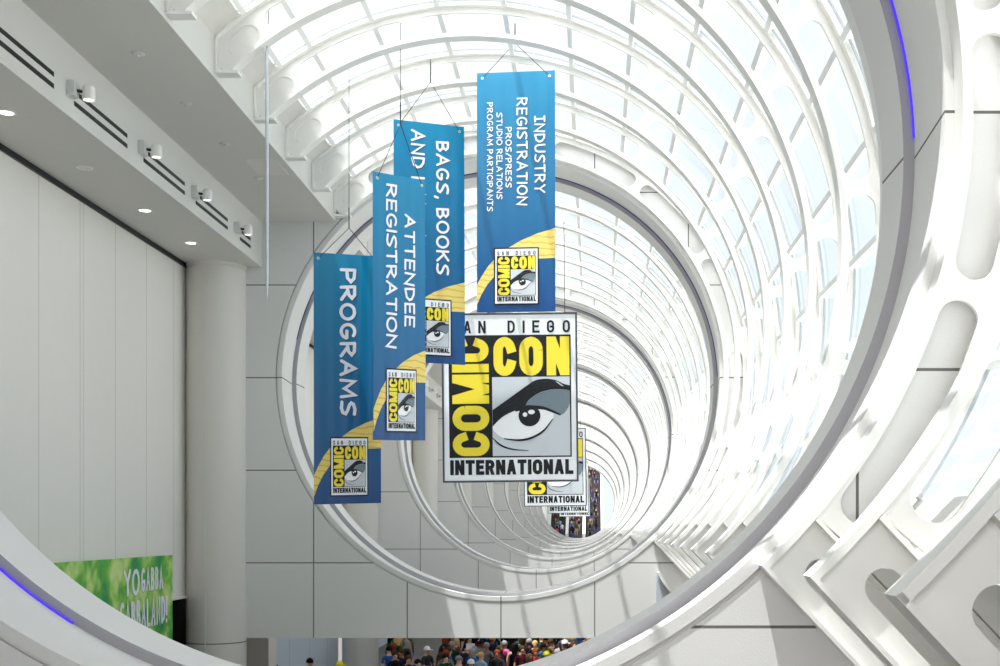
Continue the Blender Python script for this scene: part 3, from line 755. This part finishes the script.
banner((393.5, 119.5), (464, 127), (465, 365), (394, 361), 27.3, 27.9,
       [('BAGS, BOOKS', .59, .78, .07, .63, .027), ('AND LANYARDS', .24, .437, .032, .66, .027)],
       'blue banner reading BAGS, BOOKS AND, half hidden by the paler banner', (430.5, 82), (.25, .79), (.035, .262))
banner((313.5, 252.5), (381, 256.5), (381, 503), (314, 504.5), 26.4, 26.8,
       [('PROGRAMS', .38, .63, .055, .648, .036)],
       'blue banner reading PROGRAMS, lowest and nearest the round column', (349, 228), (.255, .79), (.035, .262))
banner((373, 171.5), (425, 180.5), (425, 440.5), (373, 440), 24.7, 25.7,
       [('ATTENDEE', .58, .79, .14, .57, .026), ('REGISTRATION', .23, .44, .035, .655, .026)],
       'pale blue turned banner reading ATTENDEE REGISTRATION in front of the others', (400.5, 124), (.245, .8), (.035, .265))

# ------------------------------------------------------------------ green party banner on the left
r = empty('green_banner', (-10.75, 0, CZ))
b = MB(); b.box(-0.03, 0, 20.0, 30.65, -3.4, -0.72); gm = mat('green_print', rgb(90, 160, 60), 0.5)
co = N(gm, 'ShaderNodeTexCoord'); nz = N(gm, 'ShaderNodeTexNoise'); nz.inputs['Scale'].default_value = 1.5; nz.inputs['Detail'].default_value = 2.5
rp = N(gm, 'ShaderNodeValToRGB'); els = rp.color_ramp.elements
els[0].position = 0.33; els[0].color = (*rgb(26, 146, 80), 1); els[1].position = 0.66; els[1].color = (*rgb(208, 228, 146), 1)
e = els.new(0.47); e.color = (*rgb(98, 184, 58), 1); e = els.new(0.56); e.color = (*rgb(166, 214, 104), 1)
gm.node_tree.links.new(co.outputs['Object'], nz.inputs['Vector']); gm.node_tree.links.new(nz.outputs[0], rp.inputs[0])
gm.node_tree.links.new(rp.outputs[0], gm.node_tree.nodes['Principled BSDF'].inputs['Base Color'])
b.build('sheet', gm, r)
def gb(y, z, h): return (0.004*h+0.002, y, z)
def gword(text, ya, yb, za, zb, hw):
    b_ = MB(); b_.m = 1; off = 0.014
    pol = word(text, ya, yb, za, zb, hw, cap='round', jitter=0.06, gap=2*hw+0.045)
    put(b_, [[(p[0]+off, p[1]-off) for p in q] for q in pol], gb, 1); b_.m = 0; put(b_, pol, gb, 2.2)
    b_.build('lettering', [M['letter_white'], M['leaf_shadow']], r, fix=False)
gword('YO', 27.45, 28.4, -1.62, -0.98, 0.055); gword('GABBA', 28.5, 29.95, -1.56, -0.98, 0.045)
gword('GABBALAND!', 27.2, 30.25, -2.42, -1.72, 0.05)
tag(r, 'green printed party banner on the side wall beside the round column', 'banner')

# ------------------------------------------------------------------ buildings outside, seen faintly through the glass
r = empty('outside_building', (0, 0, 0))
b = MB(); b.box(34, 60, -10, 130, 0, 24); b.build('wall', M['facade'], r)
for k in range(7):
    b = MB(); b.box(33.9, 34.0, -8, 128, 7.2+2.4*k, 8.4+2.4*k); b.build('window_band', M['facade_glass'], r)
tag(r, 'pale building outside with long window bands, seen faintly through the glass', 'building')

# ------------------------------------------------------------------ far end: stairs
b = MB()
for k in range(48):
    y = 206+k*0.62; b.box(-7.6, 1.6, y, y+0.62+(0 if k < 47 else 6), 0, 4.2+k*0.36)
M['stair'] = mat('dark_stair', rgb(70, 68, 70), 0.7); struct(b.build('floor_stairs', M['stair']))
b = MB(); b.box(-10.5, -8.0, 200, 240, 0, 26); struct(b.build('wall_far_end', M['column']))
for k, x in enumerate([-7.7, -4.55, -1.62, 1.55]):
    b = MB(); b.prism([(x-0.28, 0), (x+0.28, 0), (x+0.28, 1), (x-0.28, 1)], 0, 1)
    b.v = []; b.f = []; b.mi = []
    ya, yb = 205.5, 236.0
    za, zb = 4.2, 21.0
    b.add([(x-.25, ya, za-3), (x+.25, ya, za-3), (x+.25, yb, zb-3), (x-.25, yb, zb-3), (x-.25, ya, za+1.0), (x+.25, ya, za+1.0), (x+.25, yb, zb+1.0), (x-.25, yb, zb+1.0)],
          [(0, 3, 2, 1), (4, 5, 6, 7), (0, 1, 5, 4), (1, 2, 6, 5), (2, 3, 7, 6), (3, 0, 4, 7)])
    o = b.build('stair_balustrade', M['grey_metal'])
    tag(o, 'pale stair balustrade at the far end of the tunnel, %s from the column side' % ORD[k], 'balustrade', 'balustrades of the distant stairs')

# ------------------------------------------------------------------ people
def body_mesh(pose):
    """one continuous figure grown from a skeleton; faces get slots 0 skin, 1 top, 2 trousers, 3 shoes"""
    me = bpy.data.meshes.new('body'); V = []; R = []; E_ = []
    def v(x, y, z, r_, par=None, ry=None):
        V.append((x, y, z)); R.append((r_, ry or r_))
        if par is not None: E_.append((par, len(V)-1))
        return len(V)-1
    pel = v(0, 0, 0.98, 0.155, None, 0.115)
    wa = v(0, -0.005, 1.12, 0.135, pel, 0.105); ch = v(0, 0, 1.30, 0.165, wa, 0.12); sh = v(0, 0, 1.42, 0.12, ch, 0.09)
    nk = v(0, 0.005, 1.50, 0.052, sh); hd = v(0, -0.01, 1.59, 0.085, nk, 0.095); h2 = v(0, -0.012, 1.67, 0.083, hd, 0.095); v(0, -0.005, 1.72, 0.055, h2)
    v(0, -0.115, 1.60, 0.016, hd)                          # nose
    st = 0.10 if pose == 1 else 0.0
    for s_ in (-1, 1):
        hp = v(s_*0.095, 0, 0.90, 0.095, pel); kn = v(s_*0.105, -0.02+s_*st*0.6, 0.50, 0.062, hp); an = v(s_*0.11, 0.02+s_*st, 0.10, 0.042, kn)
        ft = v(s_*0.12, -0.04+s_*st, 0.045, 0.045, an); v(s_*0.13, -0.15+s_*st, 0.035, 0.035, ft)
        so = v(s_*0.19, 0, 1.40, 0.062, sh)
        if pose == 2 and s_ == 1:
            el = v(0.27, -0.12, 1.22, 0.045, so); wr = v(0.20, -0.30, 1.38, 0.030, el); dr = Vector((-0.05, -0.08, 0.35)).normalized()
        elif pose == 3:
            el = v(s_*0.25, -0.06, 1.14, 0.045, so); wr = v(s_*0.13, -0.26, 1.12, 0.030, el); dr = Vector((-s_*0.3, -0.4, 0.1)).normalized()
        else:
            el = v(s_*0.25, 0.03, 1.13, 0.045, so); wr = v(s_*0.26, -0.05, 0.89, 0.030, el); dr = Vector((0, -0.15, -1)).normalized()
        pw = Vector(V[wr]); pm = v(*(pw+dr*0.06), 0.032, wr, 0.02)
        side = dr.cross(Vector((s_, 0.2, 0))).normalized()
        pc = pw+dr*0.06
        for k, ln in enumerate((0.07, 0.085, 0.078, 0.06)):
            q1 = v(*(pc+dr*0.04+side*(k-1.5)*0.02), 0.009, pm); v(*(pc+dr*(0.04+ln)+side*(k-1.5)*0.021+Vector((-s_*0.012, 0, 0))), 0.008, q1)
        t1 = v(*(pc+side*-0.04+dr*0.005), 0.010, pm); v(*(pc+side*-0.05+dr*0.05), 0.009, t1)
    me.from_pydata(V, E_, []); o = bpy.data.objects.new('body', me); COL.objects.link(o)
    md = o.modifiers.new('skin', 'SKIN'); sb = o.modifiers.new('sub', 'SUBSURF'); sb.levels = 1; sb.render_levels = 1; md.use_smooth_shade = True
    for i, sv in enumerate(me.skin_vertices[0].data): sv.radius = R[i]; sv.use_root = (i == 0)
    dg = bpy.context.evaluated_depsgraph_get(); out = bpy.data.meshes.new_from_object(o.evaluated_get(dg))
    bpy.data.objects.remove(o)
    out.materials.clear()
    for k in range(4): out.materials.append(None)
    for p in out.polygons:
        c = p.center; x = abs(c.x)
        if c.z < 0.085: k = 3
        elif c.z > 1.475: k = 0
        elif x > 0.215 and c.z < 1.20 or (x > 0.10 and c.y < -0.17 and c.z > 1.0): k = 0
        elif c.z < 0.97: k = 2
        else: k = 1
        p.material_index = k; p.use_smooth = True
    return out
BODY = [body_mesh(k) for k in range(4)]
def hair_mesh(kind):
    b = MB(); prof = []
    if kind == 'short': prof = [(math.cos(t_)*0.108, math.sin(t_)*0.115) for t_ in [x*PI/2/6 for x in range(-1, 7)]]; c = (0, 0.008, 1.655)
    elif kind == 'long': prof = [(0.085, -0.30), (0.11, -0.18), (0.122, -0.06)]+[(math.cos(t_)*0.12, math.sin(t_)*0.12) for t_ in [x*PI/2/6 for x in range(0, 7)]]; c = (0, 0.035, 1.65)
    elif kind == 'cap': prof = [(0.11, -0.02)]+[(math.cos(t_)*0.112, math.sin(t_)*0.12) for t_ in [x*PI/2/6 for x in range(0, 7)]]; c = (0, 0.0, 1.665)
    b.lathe(prof, c, 16)
    if kind == 'cap': b.prism([(-0.07, 1.655), (0.07, 1.655), (0.07, 1.668), (-0.07, 1.668)], -0.20, -0.08)
    o = b.build('tmp', mat('tmp', (0.1, 0.1, 0.1)), smooth=True); me = o.data; bpy.data.objects.remove(o)
    return me
HAIR = {k: hair_mesh(k) for k in ('short', 'long', 'cap')}
pb = MB()
pb.lathe([(0.0, 0.44), (0.10, 0.43), (0.155, 0.36), (0.165, 0.12), (0.15, 0.02), (0.0, 0.0)], (0, 0, 0), 16)
pb.v = [(x, 0.18+y*0.55, 0.98+z) for x, y, z in pb.v]
tmp = pb.build('tmp', M['black'], smooth=True); PACK = tmp.data; bpy.data.objects.remove(tmp)
CLO = {}
def cloth(n, c):
    if n not in CLO: CLO[n] = mat('cloth_'+n.replace(' ', '_'), rgb(*c), 0.85, spec=0.15)
    return CLO[n]
COLORS = {'black': (22, 22, 26), 'navy': (28, 34, 60), 'white': (232, 232, 232), 'green': (40, 140, 84), 'dark green': (34, 62, 44), 'red': (172, 40, 44), 'maroon': (90, 30, 44), 'teal': (34, 104, 124),
          'grey': (120, 122, 126), 'charcoal': (52, 52, 58), 'beige': (178, 158, 134), 'yellow': (236, 226, 60), 'pink': (226, 90, 150), 'blue': (52, 88, 160), 'sky blue': (140, 176, 206), 'brown': (92, 66, 50), 'orange': (214, 110, 44), 'purple': (84, 56, 110), 'olive': (98, 98, 62), 'cream': (220, 212, 190)}
HAIRC = {'dark': (28, 22, 20), 'brown': (74, 50, 34), 'blond': (196, 160, 100), 'grey': (150, 148, 146), 'red': (120, 54, 30), 'black': (14, 14, 16)}
SKINS = [cloth('skin_a', (206, 160, 134)), cloth('skin_b', (170, 118, 90)), cloth('skin_c', (110, 74, 56)), cloth('skin_d', (222, 182, 158))]
def person(x, y, z, top, hair, hairk, facing, pose=0, pack=None, extra='', sc=1.0, where='in the crowd', carry=None, label=None):
    r = empty('person', (x, y, z), facing); r.scale = (sc, sc, sc)
    b = bpy.data.objects.new('body', BODY[pose]); COL.objects.link(b); b.parent = r
    pants = random.choice(['navy', 'charcoal', 'black', 'beige', 'blue'])
    for k, m_ in enumerate([random.choice(SKINS), cloth(top, COLORS[top]), cloth(pants, COLORS[pants]), cloth('black', COLORS['black'])]):
        b.material_slots[k].link = 'OBJECT'; b.material_slots[k].material = m_
    hc = COLORS if hairk == 'cap' else HAIRC
    h = bpy.data.objects.new('cap' if hairk == 'cap' else 'hair', HAIR[hairk]); COL.objects.link(h); h.parent = r
    h.material_slots[0].link = 'OBJECT'; h.material_slots[0].material = cloth(('cap ' if hairk == 'cap' else 'hair ')+hair, hc[hair])
    if pack:
        k = bpy.data.objects.new('backpack', PACK); COL.objects.link(k); k.parent = r
        k.material_slots[0].link = 'OBJECT'; k.material_slots[0].material = cloth(pack, COLORS[pack])
    extra = extra.rstrip(); hd = {'cap': 'a %s cap' % hair, 'short': 'short %s hair' % hair, 'long': 'long %s hair' % hair}[hairk]
    tag(r, ' '.join(('person in a %s top with %s%s %s' % (top, hd, extra, where)).split()), 'person')
    return r
def at_head(px, ytop, sc=1.0):
    d = (CZ-1.76*sc)*F/(ytop-VPY); return (px-VPX)*d/F, d
AWAY, TOWARD = 0.0+PI, 0.0       # figures are modelled facing -Y, towards the viewer
KEY = [  # px, y of the head's top, top, hair, kind, facing, pose, pack, extra
 (273, 655.0, 'navy', 'dark', 'short', 1.2, 0, None, ' by the pale wall panels'), (310, 658, 'maroon', 'dark', 'short', 2.6, 0, None, ' by the pale wall panels'),
 (339.5, 661.5, 'cream', 'yellow', 'cap', 2.0, 0, None, ' beside the third column'),
 (395, 651, 'black', 'brown', 'short', 0.4, 3, None, ''), (401.5, 649.5, 'navy', 'brown', 'short', -0.6, 0, None, ''), (427, 646.5, 'charcoal', 'white', 'cap', 1.0, 3, None, ''),
 (418, 659, 'white', 'dark', 'short', 0.5, 3, None, ''), (452, 641, 'dark green', 'grey', 'short', 0.3, 0, None, ''), (458.7, 656, 'green', 'grey', 'cap', 2.9, 0, None, ''),
 (474.5, 646, 'blue', 'grey', 'short', 2.8, 0, None, ''), (471, 659.5, 'navy', 'white', 'cap', 0.2, 0, None, ''), (466.5, 644, 'charcoal', 'black', 'short', 0.2, 2, None, ' holding up paper'),
 (486.5, 643, 'grey', 'grey', 'short', 3.0, 0, None, ''), (497, 647.5, 'black', 'black', 'short', 0.2, 1, None, ''), (514.8, 643, 'beige', 'dark', 'long', 3.1, 0, 'black', ' and a black backpack'),
 (522.5, 645.6, 'maroon', 'brown', 'short', 0.2, 0, None, ''), (530, 653.5, 'black', 'brown', 'long', 0.5, 0, None, ''), (535.5, 648.5, 'red', 'red', 'short', 0.1, 3, None, ''),
 (543.6, 643, 'teal', 'dark', 'short', 2.8, 1, None, ''), (546.5, 653.5, 'cream', 'yellow', 'cap', 2.0, 0, None, ''), (558, 645.5, 'white', 'dark', 'long', 0.2, 3, None, ''), (573.6, 642, 'white', 'brown', 'long', 0.4, 0, None, ''),
 (504.5, 645, 'pink', 'grey', 'short', 2.4, 0, None, ''), (445.5, 656, 'dark green', 'black', 'short', 0.5, 0, None, ''), (535, 640.5, 'black', 'blond', 'short', 0.0, 0, None, ''), (481, 652, 'sky blue', 'blond', 'short', 2.5, 0, None, ''),
 (565, 643.5, 'black', 'white', 'cap', 2.0, 0, None, ''), (551, 640.5, 'brown', 'brown', 'short', 2.0, 0, None, ''), (408.5, 655, 'charcoal', 'brown', 'short', 0.4, 0, None, '')]
taken = []; combos = set()
for px, yt, top, hair, hk, fc, pose, pack, ex in KEY:
    x, d = at_head(px, yt, 1.14)
    for _ in range(20):
        if all(abs(d-b_) > 0.6 or abs(x-a_) > 0.72 for a_, b_ in taken): break
        d += 0.25; x = (px-VPX)*d/F
    taken.append((x, d)); combos.add((top, hair, hk))
    pr = person(x, d, 0, top, hair, hk, fc, pose, pack, ex, where='in the crowd' if 'by ' not in ex and 'beside' not in ex else '', sc=1.14)
    if 'paper' in ex:
        b = MB(); b.box(-0.16, 0.16, -0.012, 0.012, -0.11, 0.11); q = b.build('paper_sheet', M['sign_white'], loc=(x+0.19, d-0.42, 1.95))
        tag(q, 'white paper sheet held up by a person in the crowd', 'paper')
fills = [(t_, h_, k_) for k_ in ('short', 'long') for h_ in HAIRC for t_ in ('black', 'navy', 'charcoal', 'maroon', 'dark green', 'brown', 'grey', 'olive', 'blue')]
random.Random(3).shuffle(fills); fi = 0; rn = random.Random(11)
def free(x, d): return all(abs(d-b_) > 0.72 or abs(x-a_) > 0.78 for a_, b_ in taken)
cnt = 0
for _ in range(12000):
    if cnt >= 75: break
    px = rn.uniform(389, 596); yt = rn.uniform(622, 650); x, d = at_head(px, yt, 1.14)
    if px < 447 and (412 < px < 436 or rn.random() < 0.6): continue
    if not free(x, d) or x < -9.9: continue
    while fills[fi] in combos: fi += 1
    top, hair, hk = fills[fi]; fi += 1; combos.add((top, hair, hk)); taken.append((x, d)); cnt += 1
    person(x, d, 0, top, hair, hk, rn.uniform(0, 6.28), rn.choice([0, 0, 1, 3]), sc=1.14)
# people on the distant stairs
def stair_z(y): return 4.2+max(0, min(47, int((y-206)/0.62)))*0.36
LANES = [(553.5, 564.5, 12), (569.5, 581, 13), (587.5, 598.5, 28)]
rs = random.Random(5); combos = set(); spots = []
order = [('pink', 'dark', 'short'), ('white', 'brown', 'short'), ('teal', 'brown', 'short'), ('sky blue', 'dark', 'short')]+fills[:]
oi = 0
for x0, x1, nmax in LANES:
    top_o = 30 if x0 > 580 else 9
    for q in range(nmax):
        o_ = 0.6+(top_o-0.6)*q/nmax
        side_ = (q % 2)*0.5
        px = x0+(x1-x0)*(0.16+side_*0.9+rs.uniform(0, 0.22))
        y = 206+o_; y = 206+int((y-206)/0.62)*0.62+0.31
        while order[oi] in combos: oi += 1
        top, hair, hk = order[oi]; combos.add(order[oi])
        person((px-VPX)*y/F, y, stair_z(y), top, hair, hk, PI if rs.random() < 0.5 else 0, 0, sc=1.2, where='on the distant stairs')
